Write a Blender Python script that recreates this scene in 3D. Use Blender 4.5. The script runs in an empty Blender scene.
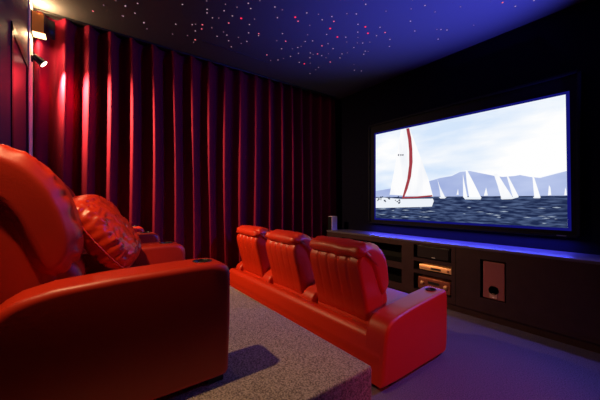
import bpy, bmesh, math, random
from mathutils import Vector, Matrix, noise
random.seed(7)
S = bpy.context.scene
COL = S.collection
PI = math.pi

# ------------------------------------------------------------------ camera, world, lights
cam = bpy.data.cameras.new('camera'); camo = bpy.data.objects.new('camera', cam); COL.objects.link(camo)
cam.sensor_width = 36.0; cam.lens = 17.4; cam.shift_y = 2/600
cam.clip_start = 0.05; cam.clip_end = 60
camo.location = (0, 0, 1.40)
camo.rotation_euler = (PI/2, 0, math.atan2(0.80200, 0.59733))
S.camera = camo
w = bpy.data.worlds.new('world'); S.world = w; w.use_nodes = True
w.node_tree.nodes['Background'].inputs[0].default_value = (0.3, 0.25, 0.6, 1)
w.node_tree.nodes['Background'].inputs[1].default_value = 0.0
vs = S.view_settings
vs.view_transform = 'Standard'; vs.look = 'None'; vs.gamma = 1; vs.use_curve_mapping = False
vs.exposure = 0.0

WARM = (1.0, 0.60, 0.28); BLUE = (0.07, 0.08, 1.0); RED = (1.0, 0.06, 0.03)

def spot(name, loc, tgt, power, col, ang=100, blend=0.6, rad=0.03, parent=None):
    l = bpy.data.lights.new(name, 'SPOT'); l.energy = power; l.color = col
    l.spot_size = math.radians(ang); l.spot_blend = blend; l.shadow_soft_size = rad
    o = bpy.data.objects.new(name, l); COL.objects.link(o)
    o.location = loc
    o.rotation_euler = (Vector(tgt)-Vector(loc)).to_track_quat('-Z', 'Y').to_euler()
    if parent:
        o.parent = parent; o.matrix_parent_inverse = Matrix.Translation(parent.location).inverted()
    return o

def area(name, loc, direction, sx, sy, power, col, parent=None):
    l = bpy.data.lights.new(name, 'AREA'); l.shape = 'RECTANGLE'; l.size = sx; l.size_y = sy
    l.energy = power; l.color = col
    o = bpy.data.objects.new(name, l); COL.objects.link(o)
    o.location = loc
    o.rotation_euler = Vector(direction).to_track_quat('-Z', 'Y').to_euler()
    if parent:
        o.parent = parent; o.matrix_parent_inverse = Matrix.Translation(parent.location).inverted()
    return o

P_SPOT_CURTAIN = 560; P_SPOT_SEAT = 100; P_SCONCE = 12; P_SCONCE_DOWN = 9; P_RED = 110
P_LED_BOTTOM = 26; P_BLUE_UP = 2600; P_BLUE_SPOT = 420; P_BLUE_FLOOR = 240

# measured outlines of the picture on the screen (x, z) and star positions on the ceiling (x, y, kind)
QUAD=[(-3.351,2.604),(-0.801,2.566),(-0.785,1.119),(-3.351,1.114)]
SEA=[(-3.351,1.489),(-0.788,1.469),(-0.785,1.119),(-3.351,1.114)]
MOUNT=[(-3.351,1.597),(-2.856,1.648),(-2.5,1.68),(-2.338,1.717),(-2.184,1.752),(-2.011,1.769),(-1.902,1.817),(-1.772,1.819),(-1.649,1.782),(-1.475,1.73),(-1.387,1.712),(-1.262,1.715),(-1.211,1.723),(-1.114,1.693),(-1.021,1.675),(-0.89,1.71),(-0.792,1.735),(-0.788,1.469),(-3.351,1.489)]
SAILS=[[(-2.837,2.595),(-2.731,2.588),(-2.674,2.335),(-2.67,2.082),(-2.702,1.79),(-2.788,1.505),(-3.057,1.523),(-2.953,1.984)],[(-2.684,2.585),(-2.591,2.363),(-2.515,2.166),(-2.353,1.727),(-2.287,1.48),(-2.788,1.496),(-2.702,1.79),(-2.656,2.039),(-2.67,2.334),(-2.717,2.592)],[(-2.222,1.74),(-2.186,1.627),(-2.111,1.477),(-2.172,1.46),(-2.19,1.584)],[(-1.926,1.585),(-1.918,1.501),(-1.949,1.502)],[(-1.863,1.789),(-1.839,1.654),(-1.804,1.468),(-1.859,1.465)],[(-1.827,1.838),(-1.804,1.827),(-1.728,1.668),(-1.633,1.458),(-1.781,1.456),(-1.812,1.652)],[(-1.575,1.591),(-1.554,1.484),(-1.601,1.481)],[(-1.49,1.76),(-1.444,1.756),(-1.358,1.592),(-1.284,1.457),(-1.404,1.444),(-1.447,1.615)],[(-1.347,1.721),(-1.326,1.709),(-1.223,1.467),(-1.284,1.461)],[(-1.091,1.7),(-1.072,1.678),(-1.017,1.457),(-1.074,1.452)],[(-0.941,1.591),(-0.928,1.562),(-0.92,1.478),(-0.95,1.473)],[(-0.804,1.557),(-0.795,1.53),(-0.792,1.476),(-0.812,1.473)]]
HULLS=[[(-3.347,1.472),(-3.174,1.478),(-2.818,1.449),(-2.291,1.452),(-2.275,1.415),(-2.306,1.332),(-2.5,1.322),(-3.347,1.293)],[(-2.199,1.474),(-2.085,1.476),(-2.111,1.451),(-2.177,1.451)],[(-1.859,1.469),(-1.628,1.462),(-1.64,1.434),(-1.833,1.436)],[(-1.414,1.451),(-1.278,1.461),(-1.223,1.471),(-1.226,1.456),(-1.295,1.435),(-1.398,1.432)],[(-1.086,1.458),(-1.012,1.46),(-1.021,1.443),(-1.077,1.444)]]
REDS=[[(-2.736,2.587),(-2.684,2.585),(-2.646,2.414),(-2.628,2.244),(-2.623,2.035),(-2.651,1.808),(-2.712,1.613),(-2.774,1.479),(-2.818,1.449),(-2.788,1.539),(-2.717,1.77),(-2.684,2.0),(-2.684,2.21),(-2.702,2.403)],[(-2.808,1.484),(-2.546,1.488),(-2.299,1.504),(-2.299,1.484),(-2.546,1.463),(-2.808,1.458)]]
DARKS=[[(-3.21,1.501),(-3.188,1.503),(-3.188,1.486),(-3.21,1.486)],[(-3.3,1.465),(-3.263,1.467),(-3.263,1.44),(-3.3,1.44)],[(-2.947,1.483),(-2.923,1.484),(-2.923,1.467),(-2.947,1.467)],[(-3.244,1.501),(-3.225,1.503),(-3.225,1.474),(-3.244,1.474)],[(-2.917,1.414),(-2.887,1.416),(-2.887,1.4),(-2.917,1.4)],[(-3.172,1.437),(-3.141,1.438),(-3.141,1.411),(-3.172,1.411)],[(-2.892,1.498),(-2.867,1.499),(-2.867,1.476),(-2.892,1.476)],[(-3.073,1.49),(-3.05,1.491),(-3.05,1.476),(-3.073,1.477)],[(-2.867,1.407),(-2.843,1.409),(-2.843,1.391),(-2.867,1.391)],[(-2.879,1.441),(-2.848,1.443),(-2.848,1.417),(-2.879,1.417)],[(-3.072,1.462),(-3.045,1.463),(-3.045,1.443),(-3.072,1.443)],[(-3.25,1.477),(-3.216,1.478),(-3.216,1.464),(-3.25,1.464)],[(-3.311,1.438),(-3.29,1.439),(-3.29,1.417),(-3.311,1.417)],[(-3.091,1.47),(-3.054,1.472),(-3.054,1.455),(-3.091,1.455)],[(-3.12,1.488),(-3.092,1.489),(-3.092,1.471),(-3.12,1.471)],[(-3.149,1.422),(-3.128,1.424),(-3.128,1.401),(-3.149,1.401)],[(-2.881,1.496),(-2.868,1.498),(-2.868,1.481),(-2.881,1.481)],[(-2.947,1.437),(-2.93,1.438),(-2.93,1.42),(-2.947,1.42)],[(-3.241,1.458),(-3.227,1.459),(-3.227,1.434),(-3.241,1.434)],[(-2.885,1.397),(-2.857,1.399),(-2.857,1.371),(-2.885,1.371)],[(-2.888,2.192),(-2.865,2.191),(-2.869,2.165),(-2.888,2.167)],[(-2.844,2.187),(-2.822,2.185),(-2.826,2.159),(-2.844,2.162)],[(-2.807,2.182),(-2.785,2.18),(-2.788,2.155),(-2.807,2.157)]]
FOAM=[[(-3.321,1.277),(-3.216,1.287),(-3.113,1.277),(-3.216,1.269)],[(-2.813,1.158),(-2.745,1.169),(-2.679,1.161),(-2.745,1.152)],[(-2.956,1.297),(-2.897,1.303),(-2.839,1.296),(-2.897,1.293)],[(-2.848,1.155),(-2.798,1.161),(-2.749,1.156),(-2.798,1.152)],[(-3.284,1.299),(-3.193,1.306),(-3.105,1.298),(-3.193,1.293)],[(-2.96,1.315),(-2.865,1.322),(-2.773,1.314),(-2.865,1.309)],[(-3.065,1.321),(-3.031,1.326),(-2.997,1.318),(-3.031,1.315)],[(-2.511,1.309),(-2.484,1.316),(-2.457,1.307),(-2.484,1.303)],[(-3.012,1.149),(-2.974,1.157),(-2.936,1.149),(-2.974,1.143)],[(-2.409,1.26),(-2.33,1.268),(-2.253,1.261),(-2.33,1.255)],[(-3.021,1.257),(-2.989,1.264),(-2.957,1.255),(-2.989,1.25)],[(-2.471,1.168),(-2.399,1.177),(-2.329,1.171),(-2.399,1.164)],[(-3.22,1.284),(-3.171,1.29),(-3.122,1.282),(-3.171,1.279)],[(-2.524,1.172),(-2.49,1.177),(-2.457,1.171),(-2.49,1.168)],[(-0.961,1.234),(-0.918,1.24),(-0.875,1.236),(-0.918,1.231)],[(-1.005,1.215),(-0.967,1.222),(-0.93,1.216),(-0.967,1.211)],[(-1.811,1.327),(-1.783,1.334),(-1.754,1.325),(-1.783,1.319)],[(-1.007,1.158),(-0.983,1.164),(-0.96,1.158),(-0.983,1.153)],[(-1.181,1.217),(-1.138,1.224),(-1.097,1.219),(-1.138,1.214)],[(-1.458,1.208),(-1.431,1.216),(-1.405,1.208),(-1.431,1.202)],[(-0.916,1.339),(-0.874,1.346),(-0.833,1.339),(-0.874,1.333)],[(-1.431,1.34),(-1.38,1.345),(-1.331,1.339),(-1.38,1.337)],[(-0.896,1.213),(-0.882,1.217),(-0.867,1.212),(-0.882,1.21)],[(-1.499,1.232),(-1.453,1.24),(-1.408,1.233),(-1.453,1.226)],[(-2.564,1.337),(-2.484,1.341),(-2.407,1.335),(-2.484,1.333)],[(-1.046,1.329),(-1.007,1.335),(-0.968,1.328),(-1.007,1.324)],[(-1.044,1.237),(-1.002,1.242),(-0.962,1.238),(-1.002,1.235)],[(-1.424,1.281),(-1.374,1.289),(-1.326,1.282),(-1.374,1.276)],[(-1.866,1.239),(-1.845,1.244),(-1.824,1.238),(-1.845,1.236)],[(-1.585,1.248),(-1.532,1.255),(-1.481,1.249),(-1.532,1.243)],[(-2.827,1.267),(-2.749,1.275),(-2.674,1.267),(-2.749,1.261)],[(-3.304,1.179),(-3.209,1.186),(-3.117,1.181),(-3.209,1.176)],[(-1.698,1.269),(-1.646,1.275),(-1.595,1.27),(-1.646,1.266)],[(-2.517,1.245),(-2.436,1.251),(-2.357,1.246),(-2.436,1.242)]]
STARS=[(-3.66,0.36,'w'),(-3.53,0.46,'w'),(-3.87,0.36,'w'),(-3.73,0.46,'w'),(-3.87,0.57,'w'),(-3.67,0.88,'w'),(-3.91,0.9,'w'),(-3.26,0.85,'w'),(-3.05,1.04,'w'),(-3.18,1.09,'w'),(-3.24,1.11,'w'),(-2.98,1.22,'w'),(-3.09,1.25,'w'),(-2.95,1.34,'w'),(-2.82,1.41,'w'),(-2.88,1.47,'w'),(-2.71,1.49,'w'),(-3.1,1.46,'R'),(-3.02,1.59,'w'),(-3.27,1.38,'r'),(-3.12,1.36,'w'),(-3.25,1.25,'w'),(-3.56,1.04,'w'),(-3.53,1.07,'w'),(-3.49,1.14,'r'),(-3.58,1.16,'r'),(-3.48,1.25,'w'),(-3.67,1.11,'w'),(-3.48,1.4,'w'),(-3.52,1.46,'w'),(-3.62,1.37,'w'),(-3.83,1.06,'w'),(-3.87,1.17,'r'),(-3.94,1.17,'w'),(-3.15,1.59,'w'),(-3.31,1.66,'w'),(-3.25,1.77,'r'),(-3.29,1.79,'w'),(-3.48,1.6,'w'),(-3.5,1.73,'w'),(-3.63,1.53,'w'),(-3.59,1.69,'w'),(-3.75,1.62,'w'),(-3.64,2.12,'w'),(-3.29,1.19,'w'),(-2.7,1.67,'w'),(-2.69,1.76,'w'),(-2.84,1.79,'w'),(-2.71,1.95,'R'),(-2.75,2.02,'r'),(-2.57,2.01,'w'),(-2.51,2.13,'w'),(-2.56,2.23,'w'),(-2.73,2.18,'w'),(-2.45,2.28,'w'),(-2.5,2.36,'r'),(-2.63,2.42,'R'),(-2.75,2.47,'w'),(-2.9,2.28,'w'),(-3.04,2.35,'w'),(-2.97,2.42,'w'),(-2.71,2.62,'R'),(-2.65,2.71,'w'),(-2.31,2.38,'w'),(-2.25,2.47,'w'),(-2.08,2.43,'w'),(-2.02,2.7,'w'),(-2.37,2.63,'w'),(-2.35,2.74,'R'),(-2.42,2.87,'R'),(-2.48,2.75,'w'),(-2.56,2.84,'w'),(-2.25,2.89,'w'),(-2.28,3.03,'r'),(-2.39,3.0,'w'),(-2.34,3.21,'w'),(-2.54,3.05,'w'),(-2.61,2.99,'w'),(-2.72,2.8,'w'),(-2.76,2.98,'w'),(-2.9,2.63,'w'),(-2.99,2.6,'r'),(-2.95,2.77,'w'),(-2.91,3.01,'w'),(-2.98,2.97,'w'),(-3.08,3.03,'w'),(-3.09,2.81,'w'),(-3.19,2.69,'r'),(-3.24,2.65,'w'),(-3.23,2.59,'w'),(-3.19,2.77,'w'),(-3.2,2.86,'w'),(-3.34,2.67,'w'),(-3.47,2.78,'w'),(-3.55,2.63,'w'),(-3.54,2.72,'R'),(-3.26,3.0,'r'),(-3.5,2.97,'w'),(-3.59,2.99,'w'),(-3.75,3.0,'w'),(-3.48,2.42,'w'),(-3.59,2.37,'w'),(-3.68,2.33,'w'),(-3.76,2.25,'w'),(-3.65,2.12,'r'),(-3.34,2.46,'w'),(-3.29,2.32,'w'),(-3.22,2.36,'w'),(-3.17,2.38,'w'),(-3.38,2.2,'w'),(-3.19,2.14,'r'),(-3.25,2.04,'w'),(-3.07,2.01,'w'),(-2.71,3.22,'w'),(-2.73,3.18,'w'),(-2.8,3.23,'w'),(-2.65,2.93,'w'),(-2.45,3.35,'w'),(-3.1,3.35,'w'),(-3.23,3.5,'w'),(-3.18,3.61,'w'),(-1.83,2.89,'w'),(-1.71,2.96,'w'),(-1.49,3.29,'w'),(-1.96,3.08,'w'),(-2.04,3.3,'w'),(-1.55,3.76,'w'),(-1.96,3.71,'w'),(-1.19,3.58,'r'),(-1.13,3.76,'w'),(-0.98,3.81,'w'),(-1.86,3.49,'w'),(-1.83,3.53,'w'),(-1.7,3.15,'w'),(-1.79,3.6,'w'),(-3.97,0.08,'r'),(-3.78,0.17,'w'),(-3.65,0.36,'w'),(-3.87,0.35,'w'),(-3.73,0.46,'w'),(-3.86,0.57,'w'),(-3.98,0.62,'w'),(-3.53,0.46,'w'),(-3.62,0.27,'w')]

# ------------------------------------------------------------------ materials
def mat(name, col, rough=0.5, spec=0.5, metal=0, emit=None, estr=1, bump=None, mottled=None, sheen=0, coat=0):
    m = bpy.data.materials.new(name); m.use_nodes = True
    nt = m.node_tree; b = nt.nodes['Principled BSDF']
    b.inputs['Base Color'].default_value = (*col, 1)
    b.inputs['Roughness'].default_value = rough
    b.inputs['Specular IOR Level'].default_value = spec
    b.inputs['Metallic'].default_value = metal
    if sheen:
        b.inputs['Sheen Weight'].default_value = sheen
        b.inputs['Sheen Tint'].default_value = (*col, 1)
        b.inputs['Sheen Roughness'].default_value = 0.4
    if coat:
        b.inputs['Coat Weight'].default_value = coat
    if emit:
        b.inputs['Emission Color'].default_value = (*emit, 1); b.inputs['Emission Strength'].default_value = estr
    if mottled:
        sc, c2 = mottled
        tc = nt.nodes.new('ShaderNodeTexCoord'); n = nt.nodes.new('ShaderNodeTexNoise')
        n.inputs['Scale'].default_value = sc; n.inputs['Detail'].default_value = 3
        nt.links.new(tc.outputs['Object'], n.inputs['Vector'])
        r = nt.nodes.new('ShaderNodeValToRGB')
        r.color_ramp.elements[0].position = 0.35; r.color_ramp.elements[1].position = 0.65
        r.color_ramp.elements[0].color = (*col, 1); r.color_ramp.elements[1].color = (*c2, 1)
        nt.links.new(n.outputs['Fac'], r.inputs['Fac']); nt.links.new(r.outputs['Color'], b.inputs['Base Color'])
    if bump:
        sc, st, di = bump
        tc = nt.nodes.new('ShaderNodeTexCoord'); n = nt.nodes.new('ShaderNodeTexNoise')
        n.inputs['Scale'].default_value = sc; n.inputs['Detail'].default_value = 4
        nt.links.new(tc.outputs['Object'], n.inputs['Vector'])
        bp = nt.nodes.new('ShaderNodeBump'); bp.inputs['Strength'].default_value = st; bp.inputs['Distance'].default_value = di
        nt.links.new(n.outputs['Fac'], bp.inputs['Height']); nt.links.new(bp.outputs['Normal'], b.inputs['Normal'])
    return m

def emis(name, col, s=1.0, noise=None):
    m = bpy.data.materials.new(name); m.use_nodes = True; nt = m.node_tree; nt.nodes.clear()
    o = nt.nodes.new('ShaderNodeOutputMaterial'); e = nt.nodes.new('ShaderNodeEmission')
    e.inputs[0].default_value = (*col, 1); e.inputs[1].default_value = s
    nt.links.new(e.outputs[0], o.inputs[0])
    if noise:
        scale, c2, p0, p1 = noise
        tc = nt.nodes.new('ShaderNodeTexCoord'); mp = nt.nodes.new('ShaderNodeMapping')
        mp.inputs['Scale'].default_value = scale
        n = nt.nodes.new('ShaderNodeTexNoise'); n.inputs['Scale'].default_value = 1; n.inputs['Detail'].default_value = 5
        r = nt.nodes.new('ShaderNodeValToRGB')
        r.color_ramp.elements[0].position = p0; r.color_ramp.elements[1].position = p1
        r.color_ramp.elements[0].color = (*col, 1); r.color_ramp.elements[1].color = (*c2, 1)
        nt.links.new(tc.outputs['Object'], mp.inputs[0]); nt.links.new(mp.outputs[0], n.inputs['Vector'])
        nt.links.new(n.outputs['Fac'], r.inputs['Fac']); nt.links.new(r.outputs['Color'], e.inputs[0])
    return m

M_leather = mat('red_leather', (0.50, 0.020, 0.002), 0.42, 0.5, bump=(90, 0.06, 0.006))
M_pillow = mat('red_satin_leather', (0.58, 0.026, 0.003), 0.36, 0.5, bump=(45, 0.15, 0.008))
M_black = mat('black_plastic', (0.008, 0.008, 0.009), 0.4)
M_satin = mat('black_satin', (0.006, 0.006, 0.009), 0.4, 0.3)
M_velvet = mat('crimson_velvet', (0.18, 0.003, 0.022), 0.8, 0.15, sheen=0.25)
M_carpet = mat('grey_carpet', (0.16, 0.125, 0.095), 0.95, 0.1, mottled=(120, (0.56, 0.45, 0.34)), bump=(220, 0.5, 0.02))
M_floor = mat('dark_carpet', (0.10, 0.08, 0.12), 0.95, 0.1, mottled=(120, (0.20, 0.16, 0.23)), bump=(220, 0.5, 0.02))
M_ceil = mat('charcoal_ceiling', (0.07, 0.068, 0.07), 0.9, 0.1)
M_wallblack = mat('black_wall', (0.004, 0.0035, 0.012), 0.9, 0.05)
M_wallback = mat('dark_plum_wall', (0.05, 0.035, 0.05), 0.6, 0.3)
M_beige = mat('beige_trim', (0.72, 0.63, 0.50), 0.5, 0.3)
M_doorleaf = mat('polished_dark_door', (0.12, 0.035, 0.05), 0.3, 0.5)
M_cab = mat('dark_wenge_wood', (0.034, 0.013, 0.017), 0.5, 0.25, mottled=(9, (0.042, 0.017, 0.021)))
M_top = mat('dark_lacquer_top', (0.09, 0.07, 0.10), 0.35, 0.5)
M_inside = mat('inside_black', (0.006, 0.005, 0.006), 0.7, 0.2)  # even near-black of the shelf linings, panel joints and port
M_chrome = mat('brushed_steel', (0.6, 0.55, 0.5), 0.3, 0.5, metal=0.9)
M_frame = mat('screen_frame_black', (0.003, 0.003, 0.012), 0.6, 0.15)
M_cupdark = mat('dark_cup', (0.012, 0.008, 0.01), 0.4)
M_spk = mat('rosewood_speaker', (0.30, 0.08, 0.09), 0.5, 0.3)
M_lightspk = mat('pale_speaker_side', (0.72, 0.50, 0.62), 0.5, 0.3)
M_deck = mat('champagne_metal', (0.75, 0.42, 0.25), 0.35, 0.5, metal=0.3)
M_amp = mat('copper_toned_metal', (0.22, 0.06, 0.04), 0.4, 0.5, metal=0.3)
M_orange = mat('amber_glass', (0.5, 0.16, 0.03), 0.4, 0.4, emit=(1, 0.30, 0.03), estr=0.10)
M_warmglow = emis('warm_lamp_glow', (1.0, 0.72, 0.36), 3.0)
M_white_l = emis('spot_lens_glow', (1.0, 0.85, 0.6), 8.0)
M_blueedge = emis('blue_edge_glow', (0.04, 0.04, 1.0), 0.15)  # emission standing in for blue light on the inner frame edge
M_pilot = emis('pilot_light', (1.0, 0.5, 0.4), 0.6)
M_badge = mat('silver_badge', (0.7, 0.65, 0.65), 0.4, 0.5, emit=(0.8, 0.7, 0.7), estr=0.0)

# ------------------------------------------------------------------ mesh helpers
def link(name, bm, m, parent=None, smooth=False, label=None, ang=None):
    me = bpy.data.meshes.new(name); bmesh.ops.recalc_face_normals(bm, faces=bm.faces); bm.to_mesh(me); bm.free()
    ms = m if isinstance(m, (list, tuple)) else [m]
    for x in ms: me.materials.append(x)
    if smooth:
        for p in me.polygons: p.use_smooth = True
        if ang:
            try: me.set_sharp_from_angle(angle=math.radians(ang))
            except Exception: pass
    o = bpy.data.objects.new(name, me); COL.objects.link(o)
    if parent: o.parent = parent
    if label: o['label'] = label
    return o

def tag(o, label, cat, group=None, kind=None):
    if label: o['label'] = label
    if cat: o['category'] = cat
    if group: o['group'] = group
    if kind: o['kind'] = kind
    return o

def thing(name, loc, label, cat, group=None):
    o = bpy.data.objects.new(name, None); COL.objects.link(o); o.location = loc; o.empty_display_size = 0.05
    return tag(o, label, cat, group)

def box(bm, x0, x1, y0, y1, z0, z1, bev=0, seg=2):
    r = bmesh.ops.create_cube(bm, size=1)
    for v in r['verts']:
        v.co = Vector(((x0+x1)/2+v.co.x*(x1-x0), (y0+y1)/2+v.co.y*(y1-y0), (z0+z1)/2+v.co.z*(z1-z0)))
    if bev:
        es = list({e for v in r['verts'] for e in v.link_edges})
        bmesh.ops.bevel(bm, geom=es, offset=bev, segments=seg, profile=0.5, affect='EDGES')
    return bm

def nbox(*a, bev=0, seg=2):
    return box(bmesh.new(), *a, bev=bev, seg=seg)

def cyl(bm, c, ax, r0, r1, L, n=24, caps=True):
    q = Vector(ax).normalized().to_track_quat('Z', 'Y').to_matrix().to_4x4()
    mtx = Matrix.Translation(Vector(c)+Vector(ax).normalized()*L/2) @ q
    bmesh.ops.create_cone(bm, cap_ends=caps, segments=n, radius1=r0, radius2=r1, depth=L, matrix=mtx)
    return bm

def structure(name, bm, m, parent=None, smooth=False):
    o = link(name, bm, m, parent, smooth)
    if parent is None: o['kind'] = 'structure'
    return o

def resample(pts, n, closed=True):
    """Catmull-Rom through pts, resampled to n points of equal arc length"""
    N = len(pts); out = []
    rng = range(N) if closed else range(N-1)
    for i in rng:
        if closed: p0, p1, p2, p3 = pts[i-1], pts[i], pts[(i+1) % N], pts[(i+2) % N]
        else: p0, p1, p2, p3 = pts[max(i-1, 0)], pts[i], pts[i+1], pts[min(i+2, N-1)]
        for k in range(12):
            t = k/12
            out.append(tuple(0.5*((2*p1[j])+(-p0[j]+p2[j])*t+(2*p0[j]-5*p1[j]+4*p2[j]-p3[j])*t*t+(-p0[j]+3*p1[j]-3*p2[j]+p3[j])*t**3) for j in (0, 1)))
    out.append(out[0] if closed else tuple(pts[-1]))
    L = [0]
    for i in range(1, len(out)): L.append(L[-1]+math.dist(out[i], out[i-1]))
    res = []; j = 0
    for k in range(n):
        s = L[-1]*k/(n if closed else n-1)
        while j < len(L)-2 and L[j+1] < s: j += 1
        t = (s-L[j])/max(L[j+1]-L[j], 1e-9)
        res.append((out[j][0]+(out[j+1][0]-out[j][0])*t, out[j][1]+(out[j+1][1]-out[j][1])*t))
    return res

def loft(prof, x0, x1, rend, n=72, nx=28, smoothprof=True, disp=None, power=2.0, crown=0.0, capfan=False):
    """closed (y,z) profile swept along x, its ends rounded off over rend; disp(u,t,y,z) pushes outward"""
    bm = bmesh.new()
    pr = resample(prof, n) if smoothprof else polyresample(prof, n)
    cx_ = sum(p[0] for p in pr)/n; cz_ = sum(p[1] for p in pr)/n
    nor = []
    ar = sum(pr[i][0]*pr[(i+1) % n][1]-pr[(i+1) % n][0]*pr[i][1] for i in range(n))
    sg = 1 if ar > 0 else -1
    for i in range(n):
        a, b = pr[i-1], pr[(i+1) % n]; d = Vector((b[1]-a[1], -(b[0]-a[0]))) * sg
        nor.append(d.normalized() if d.length > 0 else Vector((0, 0)))
    W = (x1-x0)/2; xm = (x0+x1)/2
    # x stations: dense at the ends
    st = []
    for k in range(9):
        a = PI/2*k/8; st.append((-W+rend*(1-math.cos(a*1.0)), math.sin(a)))
    mids = [(-W+rend+(2*W-2*rend)*k/nx, 1.0) for k in range(1, nx)]
    st = st + mids + [(-x, s) for x, s in reversed(st)]
    rings = []
    for (x, s) in st:
        ins = rend*(1-s**(2/power) if power != 2 else 1-s)
        u = x/W
        ring = []
        for i in range(n):
            y, z = pr[i]; d = -ins + crown*(1-u*u)
            if disp: d += disp(u, i/n, y, z)*s
            # keep the inset from crossing the centre
            v = Vector((y, z))+nor[i]*d
            ring.append(v)
        for _ in range(int(ins/0.003)):
            ring = [ring[i]*0.5+(ring[i-1]+ring[(i+1) % n])*0.25 for i in range(n)]
        rings.append([bm.verts.new((xm+x, v.x, v.y)) for v in ring])
    for a, b in zip(rings, rings[1:]):
        for i in range(n):
            bm.faces.new((a[i], a[(i+1) % n], b[(i+1) % n], b[i]))
    for ring, sx in ((rings[0], -1), (rings[-1], 1)):
        if capfan:
            cc = sum((v.co for v in ring), Vector())/n
            lay = [ring]
            for f in (0.66, 0.33):
                nr = [bm.verts.new(v.co*f+cc*(1-f)) for v in ring]
                for i in range(n): bm.faces.new((lay[-1][i], lay[-1][(i+1) % n], nr[(i+1) % n], nr[i]))
                lay.append(nr)
            c = bm.verts.new(cc)
            for i in range(n): bm.faces.new((lay[-1][i], lay[-1][(i+1) % n], c))
        else:
            bm.faces.new(ring)
    return bm

def polyresample(pts, n):
    L = [math.dist(pts[i], pts[(i+1) % len(pts)]) for i in range(len(pts))]
    T = sum(L); res = []
    for k in range(n):
        s = T*k/n; i = 0
        while s > L[i] and i < len(L)-1: s -= L[i]; i += 1
        t = s/L[i]; a, b = pts[i], pts[(i+1) % len(pts)]
        res.append((a[0]+(b[0]-a[0])*t, a[1]+(b[1]-a[1])*t))
    return res

def tube(bm, path, r, n=8):
    rings = []
    for i, p in enumerate(path):
        a = Vector(path[max(i-1, 0)]); b = Vector(path[min(i+1, len(path)-1)])
        q = (b-a).normalized().to_track_quat('Z', 'Y')
        rings.append([bm.verts.new(Vector(p)+q @ Vector((r*math.cos(2*PI*k/n), r*math.sin(2*PI*k/n), 0))) for k in range(n)])
    for a, b in zip(rings, rings[1:]):
        for i in range(n): bm.faces.new((a[i], a[(i+1) % n], b[(i+1) % n], b[i]))
    bm.faces.new(rings[0]); bm.faces.new(list(reversed(rings[-1])))
    return bm

# ------------------------------------------------------------------ the room
CEIL = 3.53; XL = -4.45; XR = 1.25; YB = -0.46; YF = 4.25; HP = 0.5025
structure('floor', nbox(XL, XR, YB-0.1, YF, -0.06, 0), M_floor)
structure('ceiling', nbox(XL-0.1, XR+0.1, YB-0.1, YF+0.1, CEIL, CEIL+0.08), M_ceil)
structure('wall_left', nbox(XL-0.1, XL, YB-0.1, YF+0.1, -0.06, CEIL), M_wallblack)
structure('wall_right', nbox(XR, XR+0.1, YB-0.1, YF+0.1, -0.06, CEIL), M_wallblack)
structure('wall_front', nbox(XL, XR, YF, YF+0.1, -0.06, CEIL), M_wallblack)
DX0, DX1, DZ1 = -4.02, -3.20, HP+2.30
bm = nbox(XL, DX0, YB-0.1, YB, -0.06, CEIL); box(bm, DX1, XR, YB-0.1, YB, -0.06, CEIL)
box(bm, DX0, DX1, YB-0.1, YB, DZ1, CEIL); box(bm, DX0, DX1, YB-0.1, YB, -0.06, HP)
structure('wall_back', bm, M_wallback)
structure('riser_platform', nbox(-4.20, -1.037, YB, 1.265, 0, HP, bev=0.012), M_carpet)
# beige corner strip beside the curtain
structure('trim_1', nbox(-4.30, -4.045, YB, YB+0.012, HP, CEIL-0.002, bev=0.004), M_beige)
# seam strip in the ceiling, parallel to the curtain
structure('trim_2', nbox(-3.850, -3.835, 1.25, 2.30, CEIL-0.006, CEIL, bev=0.002), M_black)
# door in the back wall
dr = structure('door_1', nbox(DX0+0.05, DX1-0.05, YB-0.05, YB-0.004, HP, DZ1-0.05), M_doorleaf)
bm = nbox(DX0-0.02, DX0+0.05, YB-0.08, YB+0.008, HP, DZ1); box(bm, DX1-0.05, DX1+0.02, YB-0.08, YB+0.008, HP, DZ1)
box(bm, DX0-0.02, DX1+0.02, YB-0.08, YB+0.008, DZ1-0.05, DZ1+0.02)
link('door_frame', bm, M_black, dr)
bm = bmesh.new(); tube(bm, [(DX1-0.13, YB-0.03, HP+1.0), (DX1-0.13, YB+0.03, HP+1.0), (DX1-0.24, YB+0.035, HP+1.0)], 0.010)
link('door_handle', bm, M_chrome, dr, True)

# ------------------------------------------------------------------ curtain
def pleat(y):
    ph = 2*PI*(y/0.243) + 0.9*math.sin(y*1.7+0.4) + 0.5*math.sin(y*4.1)
    r = 0.5+0.5*math.sin(ph)
    return 0.080*(1+0.15*math.sin(y*2.3+1))*(2*r**1.8-0.95) + 0.008*math.sin(2*ph+1)
def curtain_bm():
    bm = bmesh.new(); y0, y1 = -0.44, 4.13; NY = 1000; NZ = 26; rows = []
    for j in range(NZ+1):
        f = j/NZ; z = 0.03+(3.508-0.03)*f; row = []
        for i in range(NY+1):
            y = y0+(y1-y0)*i/NY
            amp = 0.92+0.16*(1-f)
            x = -4.335+pleat(y+0.012*math.sin(z*1.3+y*3))*amp+0.006*math.sin(z*2.1+y*5)
            if f > 0.97: x = -4.335+(x+4.335)*(1-0.35*(f-0.97)/0.03)
            row.append(bm.verts.new((x, y, z)))
        rows.append(row)
    for a, b in zip(rows, rows[1:]):
        for i in range(NY): bm.faces.new((a[i], a[i+1], b[i+1], b[i]))
    return bm
cu = thing('curtain', (-4.315, 1.85, 0.03), 'floor-length dark red velvet curtain in deep pleats along the left wall', 'curtain')
def under(o, p):
    o.parent = p; o.matrix_parent_inverse = Matrix.Translation(p.location).inverted(); return o
fab = under(link('fabric', curtain_bm(), M_velvet, None, True), cu)
sm = fab.modifiers.new('thick', 'SOLIDIFY'); sm.thickness = 0.003
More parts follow.
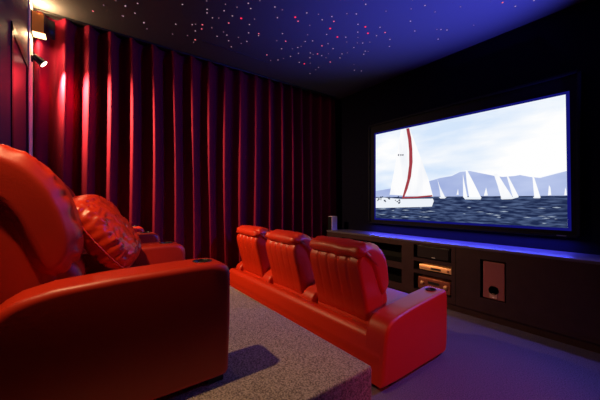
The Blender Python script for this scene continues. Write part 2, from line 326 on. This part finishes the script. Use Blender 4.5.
under(link('curtain_track', nbox(-4.345, -4.285, -0.44, 4.14, 3.506, CEIL-0.001, bev=0.006), M_black), cu)

# ------------------------------------------------------------------ theatre sofas
def arm_obj(parent, x0, x1, yf, z0, prof, cup):
    """side profile (s from the front, z) -> arm with rounded ends and a real cup recess"""
    pr = [(yf+s, z0+z) for s, z in prof]
    bm = loft(pr, x0, x1, 0.028, n=110, nx=4, smoothprof=False, crown=0.0)
    o = link('armrest', bm, M_leather, None, True)
    xc = (x0+x1)/2; cy_ = yf-0.115; ztop = z0+cup
    cb = bmesh.new(); cyl(cb, (xc, cy_, ztop-0.07), (0, 0, 1), 0.040, 0.044, 0.2, 32)
    co = link('cutter', cb, M_cupdark)
    md = o.modifiers.new('cut', 'BOOLEAN'); md.operation = 'DIFFERENCE'; md.object = co; md.solver = 'EXACT'; md.use_self = True
    dg = bpy.context.evaluated_depsgraph_get(); dg.update()
    me = bpy.data.meshes.new_from_object(o.evaluated_get(dg)); o.modifiers.clear(); o.data = me
    bpy.data.objects.remove(co)
    me.set_sharp_from_angle(angle=math.radians(50))
    under(o, parent)
    # cup holder: rim and dark liner
    cb = bmesh.new(); n = 32
    rg = [(0.046, 0.002), (0.047, 0.005), (0.043, 0.006), (0.040, 0.002), (0.038, -0.066), (0.0, -0.067)]
    rings = [[cb.verts.new((xc+r*math.cos(2*PI*k/n), cy_+r*math.sin(2*PI*k/n), ztop+z)) for k in range(n)] for r, z in rg[:-1]]
    for a, b in zip(rings, rings[1:]):
        for k in range(n): cb.faces.new((a[k], a[(k+1) % n], b[(k+1) % n], b[k]))
    cb.faces.new(rings[-1])
    h = link('cup_holder', cb, M_cupdark, None, True, 'dark round cup holder'); h.parent = o
    h.matrix_parent_inverse = o.matrix_world.inverted() if False else Matrix.Translation(parent.location).inverted() @ Matrix.Identity(4)
    h.matrix_parent_inverse = Matrix.Identity(4)
    # o's own world transform is identity (parent inverse cancels the parent)
    # piping along both upper edges
    top = [p for p in prof]
    return o

def arm_prof(front, inner=False):
    """closed outline, s negative to the rear, z up"""
    if front and inner:
        up = [(-0.80, 0.05), (-0.80, 0.30), (-0.79, 0.40), (-0.76, 0.445), (-0.70, 0.48), (-0.60, 0.535), (-0.35, 0.578), (-0.12, 0.597), (-0.035, 0.600), (-0.010, 0.592), (0.0, 0.570)]
    elif front:   # slopes down to the rear and curls over
        up = [(-0.945, 0.05), (-0.925, 0.22), (-0.912, 0.36), (-0.895, 0.43), (-0.865, 0.48), (-0.82, 0.512), (-0.74, 0.532), (-0.60, 0.553), (-0.35, 0.578), (-0.12, 0.597), (-0.035, 0.600), (-0.010, 0.592), (0.0, 0.570)]
    else:
        up = [(-0.90, 0.05), (-0.89, 0.36), (-0.875, 0.45), (-0.84, 0.52), (-0.78, 0.556), (-0.68, 0.580), (-0.50, 0.593), (-0.35, 0.597), (-0.15, 0.602), (-0.07, 0.600), (-0.03, 0.592), (-0.008, 0.572), (0.0, 0.545)]
    return up + [(-0.002, 0.30), (-0.012, 0.06), (-0.03, 0.04), (-0.2, 0.04), (-0.5, 0.04), (-0.8, 0.04)]

BACK = [(-0.735, 0.37), (-0.785, 0.55), (-0.842, 0.76), (-0.862, 0.85), (-0.858, 0.90), (-0.835, 0.95), (-0.82, 0.995), (-0.81, 1.045), (-0.72, 1.055), (-0.62, 0.96), (-0.55, 0.80), (-0.53, 0.62), (-0.55, 0.42), (-0.60, 0.36)]
HEAD = [(-0.845, 0.950), (-0.868, 1.01), (-0.845, 1.075), (-0.775, 1.115), (-0.69, 1.115), (-0.60, 1.06), (-0.53, 0.965), (-0.485, 0.85), (-0.462, 0.745), (-0.468, 0.655), (-0.505, 0.59), (-0.56, 0.57), (-0.61, 0.60), (-0.66, 0.72), (-0.715, 0.84), (-0.79, 0.925)]
LUMB = [(-0.60, 0.47), (-0.62, 0.58), (-0.60, 0.655), (-0.55, 0.665), (-0.48, 0.63), (-0.445, 0.56), (-0.45, 0.48), (-0.50, 0.45)]

def smoothstep(a, b, x):
    t = min(max((x-a)/(b-a), 0), 1); return t*t*(3-2*t)

def make_sofa(name, label, yf, z0, arms, backs, front, back_off=0.0, group=None):
    x_r = max(a[1] for a in arms); x_l = min(a[0] for a in arms)
    root = thing(name, ((x_l+x_r)/2, yf-0.45, z0), label, 'sofa', group)
    def part(nm, bm, m, smooth=True, lab=None): return under(link(nm, bm, m, None, smooth, lab), root)
    # base: rear rail with a rolled top, main box between the arms
    xi0, xi1 = x_l+0.02, x_r-0.03
    rail = [(-0.935, 0.05), (-0.925, 0.25), (-0.905, 0.36), (-0.87, 0.395), (-0.80, 0.385), (-0.745, 0.36), (-0.735, 0.20), (-0.735, 0.05)]
    bm = loft([(yf+s, z0+z) for s, z in rail], xi0, xi1, 0.02, n=60, nx=30, smoothprof=False)
    box(bm, xi0, xi1, yf-0.74, yf-0.07, z0+0.05, z0+0.30, bev=0.012)
    b = part('base', bm, M_leather); b.data.set_sharp_from_angle(angle=math.radians(40))
    for (a0, a1) in arms:
        ao = arm_obj(root, a0, a1, yf, z0, arm_prof(front, front and a1 < x_r-0.01), 0.598)
        for s in (-0.06, -0.76):
            fb = nbox((a0+a1)/2-0.035, (a0+a1)/2+0.06, yf+s-0.045, yf+s+0.035, z0, z0+0.05, bev=0.006)
            part('foot', fb, M_black, False)
    for bi, (x0, x1) in enumerate(backs):
        P_ = lambda L: [(yf+s+back_off, z0+(z if not front or z < 0.925 else 0.925+(z-0.925)*0.62)) for s, z in L]
        rnd = random.Random(bi*7+(3 if front else 11))
        def rear(u, t, y, z, rnd=rnd):
            # pleats let into the rear face, dying out downwards
            if y-yf < -0.72 and z-z0 < 0.96:
                k = smoothstep(0.45, 0.92, z-z0)
                g = 0
                for c in (-0.58, -0.2, 0.18, 0.56):
                    g -= 0.012*math.exp(-((u-c)/0.04)**2)
                return g*(0.25+0.75*k)
            return 0
        part('backrest', loft(P_(BACK), x0+0.01, x1-0.01, 0.035, n=80, nx=60, disp=rear), M_leather)
        ph = rnd.uniform(0, 6)
        def gather(u, t, y, z, ph=ph):
            e = 1-abs(u)
            a = 2*PI*t
            f1 = 1-abs(noise.noise(Vector((math.cos(a)*3.2+ph, math.sin(a)*3.2, u*1.3+ph)))*2)
            f2 = 1-abs(noise.noise(Vector((math.cos(a)*7.0, math.sin(a)*7.0+ph, u*2.5)))*2)
            g = math.exp(-((e-0.14)/0.17)**2)*(0.020*(f1-0.55)+0.006*(f2-0.55))
            g += 0.007*noise.noise(Vector((math.cos(a)*2.1, math.sin(a)*2.1+ph, u*3)))
            g -= 0.012*math.exp(-((e-0.045)/0.02)**2)
            return g
        hp_ = part('headrest', loft(P_(HEAD), x0-0.012, x1+0.012, 0.065, n=150, nx=46, disp=gather, crown=0.012, capfan=True), M_leather)
        part('lumbar_cushion', loft(P_(LUMB), x0+0.02, x1-0.02, 0.06, n=60, nx=24, disp=lambda u, t, y, z: 0.004*math.sin(u*30)*math.exp(-((1-abs(u)-0.1)/0.12)**2)), M_leather)
        # seat cushion between its arms
        lo = max([a[1] for a in arms if a[1] <= (x0+x1)/2]); hi = min([a[0] for a in arms if a[0] >= (x0+x1)/2])
        seat = [(-0.72, 0.31), (-0.72, 0.43), (-0.66, 0.46), (-0.40, 0.475), (-0.12, 0.485), (-0.03, 0.455), (-0.01, 0.38), (-0.04, 0.31), (-0.35, 0.30)]
        part('seat_cushion', loft(P_(seat), lo+0.004, hi-0.004, 0.04, n=70, nx=20, crown=0.01), M_leather)
    return root

front_arms = [(-1.516, -1.316), (-2.50, -2.305), (-3.37, -3.175), (-4.19, -4.03)]
front_backs = [(-2.285, -1.60), (-3.165, -2.515), (-4.015, -3.385)]
make_sofa('theatre_sofa', 'red leather three-seat recliner sofa on the lower floor facing the screen', 2.665, 0.0, front_arms, front_backs, True)
back_arms = [(-1.566, -1.366), (-2.37, -2.17), (-3.25, -3.05), (-4.12, -3.93)]
back_backs = [(-2.15, -1.59), (-3.03, -2.39), (-3.91, -3.27)]
make_sofa('theatre_sofa', 'red leather recliner sofa on the raised carpeted platform, nearest the camera', 0.592, HP, back_arms, back_backs, False, -0.145)

# loose gathered pillow on the raised sofa
def pillow_bm():
    bm = bmesh.new(); N = 64; rows = {}
    def pt(i, j, side):
        u = -math.cos(PI*i/N); v = -math.cos(PI*j/N)
        e = max((1-abs(u)**3)*(1-abs(v)**3), 0)
        hgt = 0.10*e**0.5
        x = 0.185*u*(1-0.16*v*v); y = 0.235*v*(1-0.16*u*u)
        rr = max(abs(u), abs(v)); edge = math.exp(-((1-rr-0.12)/0.22)**2)
        s = v if abs(u) > abs(v) else u
        f1 = 1-abs(noise.noise(Vector((s*4.6+side*3, rr*1.2, side*5.0)))*2); f2 = 1-abs(noise.noise(Vector((u*5.2+2.0, v*7.5, side*2.0)))*2)
        wr = edge*0.026*(f1-0.6)+0.010*(f2-0.6)+0.012*noise.noise(Vector((u*2.3, v*2.3, side+4.0)))
        return (x+0.003*math.sin(v*23), y, side*(hgt+wr*min(1, e*2.5)))
    for side in (1, -1):
        for i in range(N+1):
            for j in range(N+1):
                edge = i in (0, N) or j in (0, N)
                if side == -1 and edge: rows[(i, j, -1)] = rows[(i, j, 1)]; continue
                rows[(i, j, side)] = bm.verts.new(pt(i, j, side))
        for i in range(N):
            for j in range(N):
                bm.faces.new((rows[(i, j, side)], rows[(i+1, j, side)], rows[(i+1, j+1, side)], rows[(i, j+1, side)]))
    return bm
pil = thing('throw_pillow', (-2.0, 0.10, HP+0.73), 'crumpled shiny red pillow with a gathered seam leaning on the raised sofa', 'pillow')
pc = link('cover', pillow_bm(), M_pillow, pil, True)
sb = bmesh.new(); q_ = []
for k in range(161):
    a = 2*PI*k/160; c_, s_ = math.cos(a), math.sin(a); mx = max(abs(c_), abs(s_)); u, v = c_/mx, s_/mx
    q_.append((0.187*u*(1-0.16*v*v), 0.237*v*(1-0.16*u*u), 0.0015*math.sin(k*2.1)))
tube(sb, q_, 0.0045, 6)
link('piping', sb, M_pillow, pil, True)
U = Vector((0.93, -0.30, -0.20)).normalized(); V = Vector((0.0, -0.59, 0.81)); V = (V-U*V.dot(U)).normalized(); Nn = U.cross(V)
pil.matrix_world = Matrix(((U.x, V.x, Nn.x, -2.0), (U.y, V.y, Nn.y, 0.10), (U.z, V.z, Nn.z, HP+0.73), (0, 0, 0, 1)))

# ------------------------------------------------------------------ media cabinet
YC = 3.787; ZT = 0.855; CX0, CX1 = -4.205, XR-0.005
opens = [(-3.80, -2.555, 0.50, 0.755), (-3.80, -2.555, 0.19, 0.40), (-2.36, -1.83, 0.615, 0.80), (-2.36, -1.83, 0.445, 0.565), (-2.36, -1.83, 0.17, 0.395), (-1.49, -1.226, 0.268, 0.722)]
cab = thing('media_cabinet', (-1.6, 4.0, 0), 'long dark wood media cabinet under the screen with open shelves', 'cabinet')
def cpart(nm, bm, m, smooth=False, lab=None): return under(link(nm, bm, m, None, smooth, lab), cab)
xs = sorted({CX0, CX1, *[o[0] for o in opens], *[o[1] for o in opens]}); zs = sorted({0.09, ZT-0.03, *[o[2] for o in opens], *[o[3] for o in opens]})
bm = bmesh.new()
# carcass front: horizontal strips around the openings (each column its own run)
for xa, xb in zip(xs, xs[1:]):
    z = 0.09
    inside = sorted((o[2], o[3]) for o in opens if o[0] <= xa+1e-6 and o[1] >= xb-1e-6)
    for za, zb in inside:
        if za > z: box(bm, xa, xb, YC, YC+0.025, z, za)
        z = zb
    box(bm, xa, xb, YC, YC+0.025, z, ZT-0.03)
bmesh.ops.remove_doubles(bm, verts=bm.verts, dist=1e-5)
cpart('front_panel', bm, M_cab)
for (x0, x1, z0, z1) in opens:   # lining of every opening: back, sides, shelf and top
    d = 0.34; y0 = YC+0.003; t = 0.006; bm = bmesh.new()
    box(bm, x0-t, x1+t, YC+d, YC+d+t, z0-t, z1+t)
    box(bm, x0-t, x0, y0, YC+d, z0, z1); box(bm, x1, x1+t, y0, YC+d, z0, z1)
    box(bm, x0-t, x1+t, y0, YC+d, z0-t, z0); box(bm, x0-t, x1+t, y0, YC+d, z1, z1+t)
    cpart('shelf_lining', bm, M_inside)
cpart('worktop', nbox(CX0, CX1, YC-0.012, YF-0.003, ZT-0.03, ZT, bev=0.004), M_top, lab='glossy dark worktop')
cpart('plinth', nbox(CX0, CX1, YC+0.03, YC+0.06, 0.0, 0.09), M_cab)
for xg in (-1.775, -0.45, 0.5):
    bm = nbox(xg-0.003, xg+0.003, YC-0.002, YC+0.001, 0.09, ZT-0.032)
    cpart('panel_joint', bm, M_inside)

# centre speaker
sp = thing('centre_speaker', (-2.10, YC+0.15, 0.615), 'black horizontal centre speaker in the upper cabinet shelf', 'speaker')
under(link('enclosure', nbox(-2.33, -1.86, YC+0.035, YC+0.28, 0.6155, 0.785, bev=0.008), M_satin), sp)
under(link('grille', nbox(-2.315, -1.875, YC+0.022, YC+0.035, 0.625, 0.777, bev=0.005), mat('grille_cloth', (0.03, 0.022, 0.026), 0.9, 0.1, bump=(300, 0.4, 0.01))), sp)
under(link('badge', nbox(-2.105, -2.055, YC+0.018, YC+0.023, 0.633, 0.645, bev=0.002), M_badge, label='small silver badge'), sp)

# small warm light bars added under the shelves to brighten player and receiver
for (z, pw) in ((0.565, 0.5), (0.395, 0.16)):
    cpart('added_shelf_light', nbox(-2.30, -1.88, YC+0.003, YC+0.011, z-0.005, z), M_black)
    area('added_shelf_lamp', (-2.09, YC+0.007, z-0.0055), (0, 0.45, -1), 0.40, 0.006, pw, (1.0, 0.5, 0.2), cab)
# slim player
pl = thing('disc_player', (-2.09, YC+0.15, 0.445), 'slim champagne-coloured disc player on the middle cabinet shelf', 'player')
under(link('enclosure', nbox(-2.29, -1.84, YC+0.03, YC+0.28, 0.455, 0.525, bev=0.004), M_deck), pl)
for x in (-2.25, -1.88): under(link('foot', nbox(x-0.012, x+0.012, YC+0.05, YC+0.075, 0.445, 0.456), M_black), pl)
under(link('display', nbox(-2.12, -1.98, YC+0.026, YC+0.031, 0.474, 0.500), M_black), pl)
under(link('disc_tray', nbox(-2.27, -2.14, YC+0.024, YC+0.031, 0.488, 0.507, bev=0.002), M_deck), pl)
bm = bmesh.new(); cyl(bm, (-1.885, YC+0.03, 0.489), (0, -1, 0), 0.013, 0.012, 0.012, 16); under(link('knob', bm, M_amp, None, True), pl)
# receiver
rc = thing('av_receiver', (-2.09, YC+0.15, 0.17), 'copper-toned receiver with knobs on the lowest cabinet shelf', 'receiver')
under(link('enclosure', nbox(-2.31, -1.855, YC+0.03, YC+0.30, 0.184, 0.345, bev=0.005), M_amp), rc)
for x in (-2.26, -1.90): under(link('foot', nbox(x-0.015, x+0.015, YC+0.05, YC+0.08, 0.17, 0.185), M_black), rc)
under(link('display', nbox(-2.16, -2.00, YC+0.026, YC+0.031, 0.272, 0.305), M_black), rc)
for x in (-2.245, -1.915):
    bm = bmesh.new(); cyl(bm, (x, YC+0.03, 0.272), (0, -1, 0), 0.028, 0.025, 0.02, 24); under(link('knob', bm, M_deck, None, True), rc)
for k in range(6):
    bm = nbox(-2.165+k*0.03, -2.147+k*0.03, YC+0.024, YC+0.031, 0.232, 0.246, bev=0.002); under(link('button', bm, M_deck), rc)
# subwoofer in its recess
sw = thing('subwoofer', (-1.36, YC+0.17, 0.268), 'rose-brown subwoofer with a round port, recessed in the cabinet', 'speaker')
bm = nbox(-1.467, -1.245, YC+0.02, YC+0.30, 0.2685, 0.700, bev=0.008)
under(link('enclosure', bm, M_spk), sw)
bm = bmesh.new(); n = 32; c = (-1.356, 0.375)
rg = [(0.052, -0.004), (0.050, -0.008), (0.044, -0.006), (0.042, 0.0)]
rings = [[bm.verts.new((c[0]+r*math.cos(2*PI*k/n), YC+0.02+y, c[1]+r*math.sin(2*PI*k/n))) for k in range(n)] for r, y in rg]
for a, b in zip(rings, rings[1:]):
    for k in range(n): bm.faces.new((a[k], a[(k+1) % n], b[(k+1) % n], b[k]))
bm.faces.new(rings[-1])
under(link('port', bm, M_inside, None, True, 'black round port'), sw)
under(link('control_plate', nbox(-1.396, -1.316, YC+0.014, YC+0.021, 0.285, 0.335, bev=0.002), mat('pale_rose_plate', (0.5, 0.25, 0.22), 0.4), None), sw)
under(link('pilot_light', nbox(-1.360, -1.352, YC+0.010, YC+0.0145, 0.290, 0.299), M_pilot), sw)

# bookshelf speaker at the curtain end of the worktop
bs = thing('bookshelf_speaker', (-4.144, 3.88, ZT), 'small upright speaker on the cabinet top beside the curtain', 'speaker')
under(link('enclosure', nbox(-4.198, -4.09, 3.81, 3.95, ZT, ZT+0.27, bev=0.006), M_lightspk), bs)
under(link('grille', nbox(-4.192, -4.096, 3.798, 3.811, ZT+0.006, ZT+0.264, bev=0.004), M_satin), bs)

# ------------------------------------------------------------------ the screen
YS = 4.187
scr = thing('cinema_screen', (-2.1, YS, 1.0), 'large wide screen showing sailing yachts on a dark blue sea', 'screen')
FX0, FX1, FZ0, FZ1 = -3.50, -0.68, 1.02, 2.79
bm = nbox(FX0, FX1, YS+0.004, YF-0.003, FZ0, FZ1, bev=0.006)
under(link('housing', bm, M_frame), scr)
bm = bmesh.new(); tfr = 0.028
box(bm, FX0, FX1, YS-0.030, YS+0.006, FZ1-tfr, FZ1, bev=0.004); box(bm, FX0, FX1, YS-0.030, YS+0.006, FZ0, FZ0+tfr, bev=0.004)
box(bm, FX0, FX0+tfr, YS-0.030, YS+0.006, FZ0, FZ1, bev=0.004); box(bm, FX1-tfr, FX1, YS-0.030, YS+0.006, FZ0, FZ1, bev=0.004)
under(link('frame', bm, M_frame), scr)
# blue light on the frame's inner edge, put in as an emissive band
q = QUAD; cxq = sum(p[0] for p in q)/4; czq = sum(p[1] for p in q)/4
def grow(p, d): return (p[0]+(d if p[0] > cxq else -d), p[1]+(d if p[1] > czq else -d))
bm = bmesh.new()
o1 = [grow(p, 0.03) for p in q]; o0 = [grow(p, 0.0) for p in q]
for k in range(4):
    a, b, c_, d = o0[k], o0[(k+1) % 4], o1[(k+1) % 4], o1[k]
    vs_ = [bm.verts.new((p[0], YS-0.001+dy, p[1])) for dy in (0, 0.006) for p in (a, b, c_, d)]
    bm.faces.new(vs_[:4]); bm.faces.new(vs_[4:][::-1])
    for i in range(4): bm.faces.new((vs_[i], vs_[(i+1) % 4], vs_[4+(i+1) % 4], vs_[4+i]))
under(link('edge_glow_band', bm, M_blueedge, label='thin glowing band for the blue light on the inner frame edge'), scr)
# the picture: a mesh of flat areas on the screen surface
M_sky = emis('picture_sky', (0.66, 0.79, 0.97), 1.0, ((0.55, 1, 2.2), (1.0, 1.0, 1.0), 0.42, 0.62))
M_sea = emis('picture_sea', (0.012, 0.022, 0.075), 1.0, ((7, 1, 42), (0.10, 0.15, 0.30), 0.42, 0.72))
M_mnt = emis('picture_mountain', (0.36, 0.44, 0.74), 1.0, ((1.5, 1, 4), (0.50, 0.58, 0.84), 0.35, 0.65))
M_sail = emis('picture_sail', (0.98, 0.98, 0.99), 1.0, ((5, 1, 1.2), (0.80, 0.84, 0.92), 0.5, 0.75))
M_hull = emis('picture_hull', (0.85, 0.89, 0.95), 1.0)
M_redp = emis('picture_red', (0.36, 0.045, 0.06), 1.0)
M_dark = emis('picture_dark', (0.03, 0.04, 0.08), 1.0)
M_foam = emis('picture_foam', (0.36, 0.43, 0.55), 1.0)
bm = bmesh.new()
def poly(pts, layer, mi):
    vs_ = [bm.verts.new((x, YS-0.0008*layer, z)) for x, z in pts]
    f = bm.faces.new(vs_); f.material_index = mi; f.normal_update()
    if f.normal.y > 0: f.normal_flip()
    bmesh.ops.triangulate(bm, faces=[f])
poly(QUAD, 1, 0); poly(MOUNT, 2, 2); poly(SEA, 3, 1)
for p in FOAM: poly(p, 4, 7)
for p in SAILS: poly(p, 5, 3)
for p in HULLS: poly(p, 6, 4)
for p in REDS: poly(p, 7, 5)
for p in DARKS: poly(p, 8, 6)
me = bpy.data.meshes.new('picture'); bm.to_mesh(me); bm.free()
for m in (M_sky, M_sea, M_mnt, M_sail, M_hull, M_redp, M_dark, M_foam): me.materials.append(m)
po = bpy.data.objects.new('picture', me); COL.objects.link(po); under(po, scr); po['label'] = 'bright picture of white sails before hazy hills'
under(link('badge', nbox(-0.87, -0.79, YS-0.034, YS-0.029, FZ0+0.010, FZ0+0.020), mat('badge_blue_grey', (0.12, 0.14, 0.4), 0.4)), scr)
# light of the LED bars on the screen frame
area('led_bar_light', (-2.1, YS-0.03, FZ0-0.012), (0, -0.25, -0.97), 2.7, 0.03, P_LED_BOTTOM, BLUE, scr)

# ------------------------------------------------------------------ lamps
def wall_spot(loc, base, tgt, power, label, col=WARM, ang=110, blend=0.7, glow=None):
    """wall plate, arm and a tilted cylinder head with a glowing lens; base = foot point on the wall"""
    L = Vector(loc); B = Vector(base); d = (Vector(tgt)-L).normalized(); nb = (L-B)
    k = max(range(3), key=lambda i: abs(nb[i])); ax = Vector((0, 0, 0)); ax[k] = 1 if nb[k] > 0 else -1
    t = thing('wall_spotlight', tuple(B), label, 'lamp')
    pb = bmesh.new(); cyl(pb, B, ax, 0.04, 0.038, 0.016, 24); under(link('wall_plate', pb, M_black, None, True, None, 40), t)
    ab = tube(bmesh.new(), [tuple(B+ax*0.012), tuple(B+ax*0.05), tuple(L-d*0.07)], 0.008); under(link('arm', ab, M_black, None, True), t)
    hb = bmesh.new(); cyl(hb, L-d*0.105, d, 0.030, 0.040, 0.10, 28); under(link('lamp_head', hb, M_satin, None, True, None, 40), t)
    lb = bmesh.new(); cyl(lb, L-d*0.008, d, 0.036, 0.036, 0.010, 28); under(link('lens', lb, glow or M_white_l, None, True, 'glowing lens', 40), t)
    spot('spot_light', L+d*0.014, tgt, power, col, ang, blend, 0.025, t)
    return t
wall_spot((-4.16, -0.345, 2.885), (-4.17, YB+0.012, 2.93), (-4.34, 2.2, 0.9), P_SPOT_CURTAIN, 'small black wall spotlight glowing on the beige strip beside the curtain', ang=102, blend=1.0)
wall_spot((-1.375, -0.30, 2.68), (-1.375, YB, 2.73), (-1.62, 0.42, 0.5), P_SPOT_SEAT, 'black wall spotlight on the back wall above the nearest armrest', ang=62, blend=0.75)
M_redglow = emis('red_lens_glow', RED, 3.0); M_blueglow = emis('added_lamp_blue_glow', BLUE, 3.0)
wall_spot((1.12, 1.9, 1.9), (XR, 1.9, 1.95), (-1.3, 2.1, 0.15), P_RED, 'red-lensed spotlight on the right wall facing the lower sofa', RED, 58, 1.0, M_redglow)
wall_spot((0.0, 4.10, 3.1), (0.0, YF, 3.15), (-3.8, 1.0, 1.9), P_BLUE_SPOT, 'added unseen blue spotlight right of the screen, standing in for its blue cast', BLUE, 74, 1.0, M_blueglow)  # added out of view: blue cast of the screen on curtain and seats
wall_spot((0.35, 4.10, 2.5), (0.35, YF, 2.55), (-1.25, 2.5, 0.2), P_BLUE_FLOOR, 'added unseen blue spotlight low on the front wall, tinting the carpet blue', (0.22, 0.17, 1.0), 62, 1.0, M_blueglow)  # added out of view to turn the floor and arm tops blue
wall_spot((0.45, 3.86, 1.0), (0.45, 3.88, ZT), (-1.45, 3.0, 3.53), P_BLUE_UP, 'added unseen blue uplight on the cabinet top, making the blue ceiling glow', BLUE, 52, 1.0, M_blueglow)  # added out of view to throw the blue pool on the ceiling

# box sconce at the ceiling in the corner
sc = thing('wall_sconce', (-4.20, YB, 3.20), 'amber box sconce glowing near the ceiling in the curtain corner', 'lamp')
bm = nbox(-4.25, -4.235, YB+0.012, YB+0.13, 3.19, 3.42, bev=0.003); box(bm, -4.25, -4.13, YB+0.012, YB+0.02, 3.19, 3.42)
under(link('backplate', bm, M_satin), sc)
under(link('shade', nbox(-4.137, -4.130, YB+0.02, YB+0.115, 3.205, 3.415, bev=0.002), M_orange, None, False, 'amber glass front'), sc)
bm = bmesh.new(); nn = 16
for z in (3.205, 3.415):
    pass
ra = [(-4.13-0.115*math.sin(k/nn*PI/2)*1.0, YB+0.115+0.085*(1-math.cos(k/nn*PI/2))*1.0) for k in range(nn+1)]
vv = [[bm.verts.new((x, y, z)) for (x, y) in ra] for z in (3.21, 3.415)]
for k in range(nn): bm.faces.new((vv[0][k], vv[0][k+1], vv[1][k+1], vv[1][k]))
so = under(link('end_cap', bm, M_satin, None, True), sc); sm = so.modifiers.new('thick', 'SOLIDIFY'); sm.thickness = 0.004
under(link('diffuser', nbox(-4.232, -4.128, YB+0.022, YB+0.128, 3.182, 3.204, bev=0.004), M_warmglow, None, False, 'glowing warm diffuser'), sc)
area('sconce_light', (-4.18, YB+0.075, 3.42), (0.35, 0.5, 1), 0.08, 0.08, P_SCONCE, WARM, sc)

area('sconce_light', (-4.18, YB+0.075, 3.178), (0.0, 0.35, -1), 0.09, 0.09, P_SCONCE_DOWN, WARM, sc)
# ------------------------------------------------------------------ starlight points in the ceiling
def star_mesh(r, m):
    bm = bmesh.new(); bmesh.ops.create_icosphere(bm, subdivisions=2, radius=r)
    for v in bm.verts: v.co.z *= 0.5
    me = bpy.data.meshes.new('ceiling_star'); bm.to_mesh(me); bm.free(); me.materials.append(m)
    for p in me.polygons: p.use_smooth = True
    return me
E_w = emis('star_pale', (0.95, 0.62, 0.72), 0.5); E_w2 = emis('star_faint', (0.80, 0.45, 0.60), 0.3)
E_r = emis('star_pink', (1.0, 0.16, 0.22), 1.0); E_R = emis('star_red', (1.0, 0.03, 0.08), 1.2)
SM = {'w': star_mesh(0.0075, E_w), 'f': star_mesh(0.0068, E_w2), 'r': star_mesh(0.009, E_r), 'R': star_mesh(0.0115, E_R)}
SL = {'w': ('tiny pale white star light in the dark ceiling', 'pale star lights in the ceiling'), 'f': ('faint tiny mauve star light in the dark ceiling', 'faint star lights in the ceiling'),
      'r': ('small pink star light in the dark ceiling', 'pink star lights in the ceiling'), 'R': ('larger bright red star light in the dark ceiling', 'red star lights in the ceiling')}
for i, (x, y, k) in enumerate(STARS):
    if k == 'w' and i % 5 in (1, 3): k = 'f'
    o = bpy.data.objects.new('ceiling_star', SM[k]); COL.objects.link(o); o.location = (x, y, CEIL-0.003)
    tag(o, SL[k][0], 'light', SL[k][1])
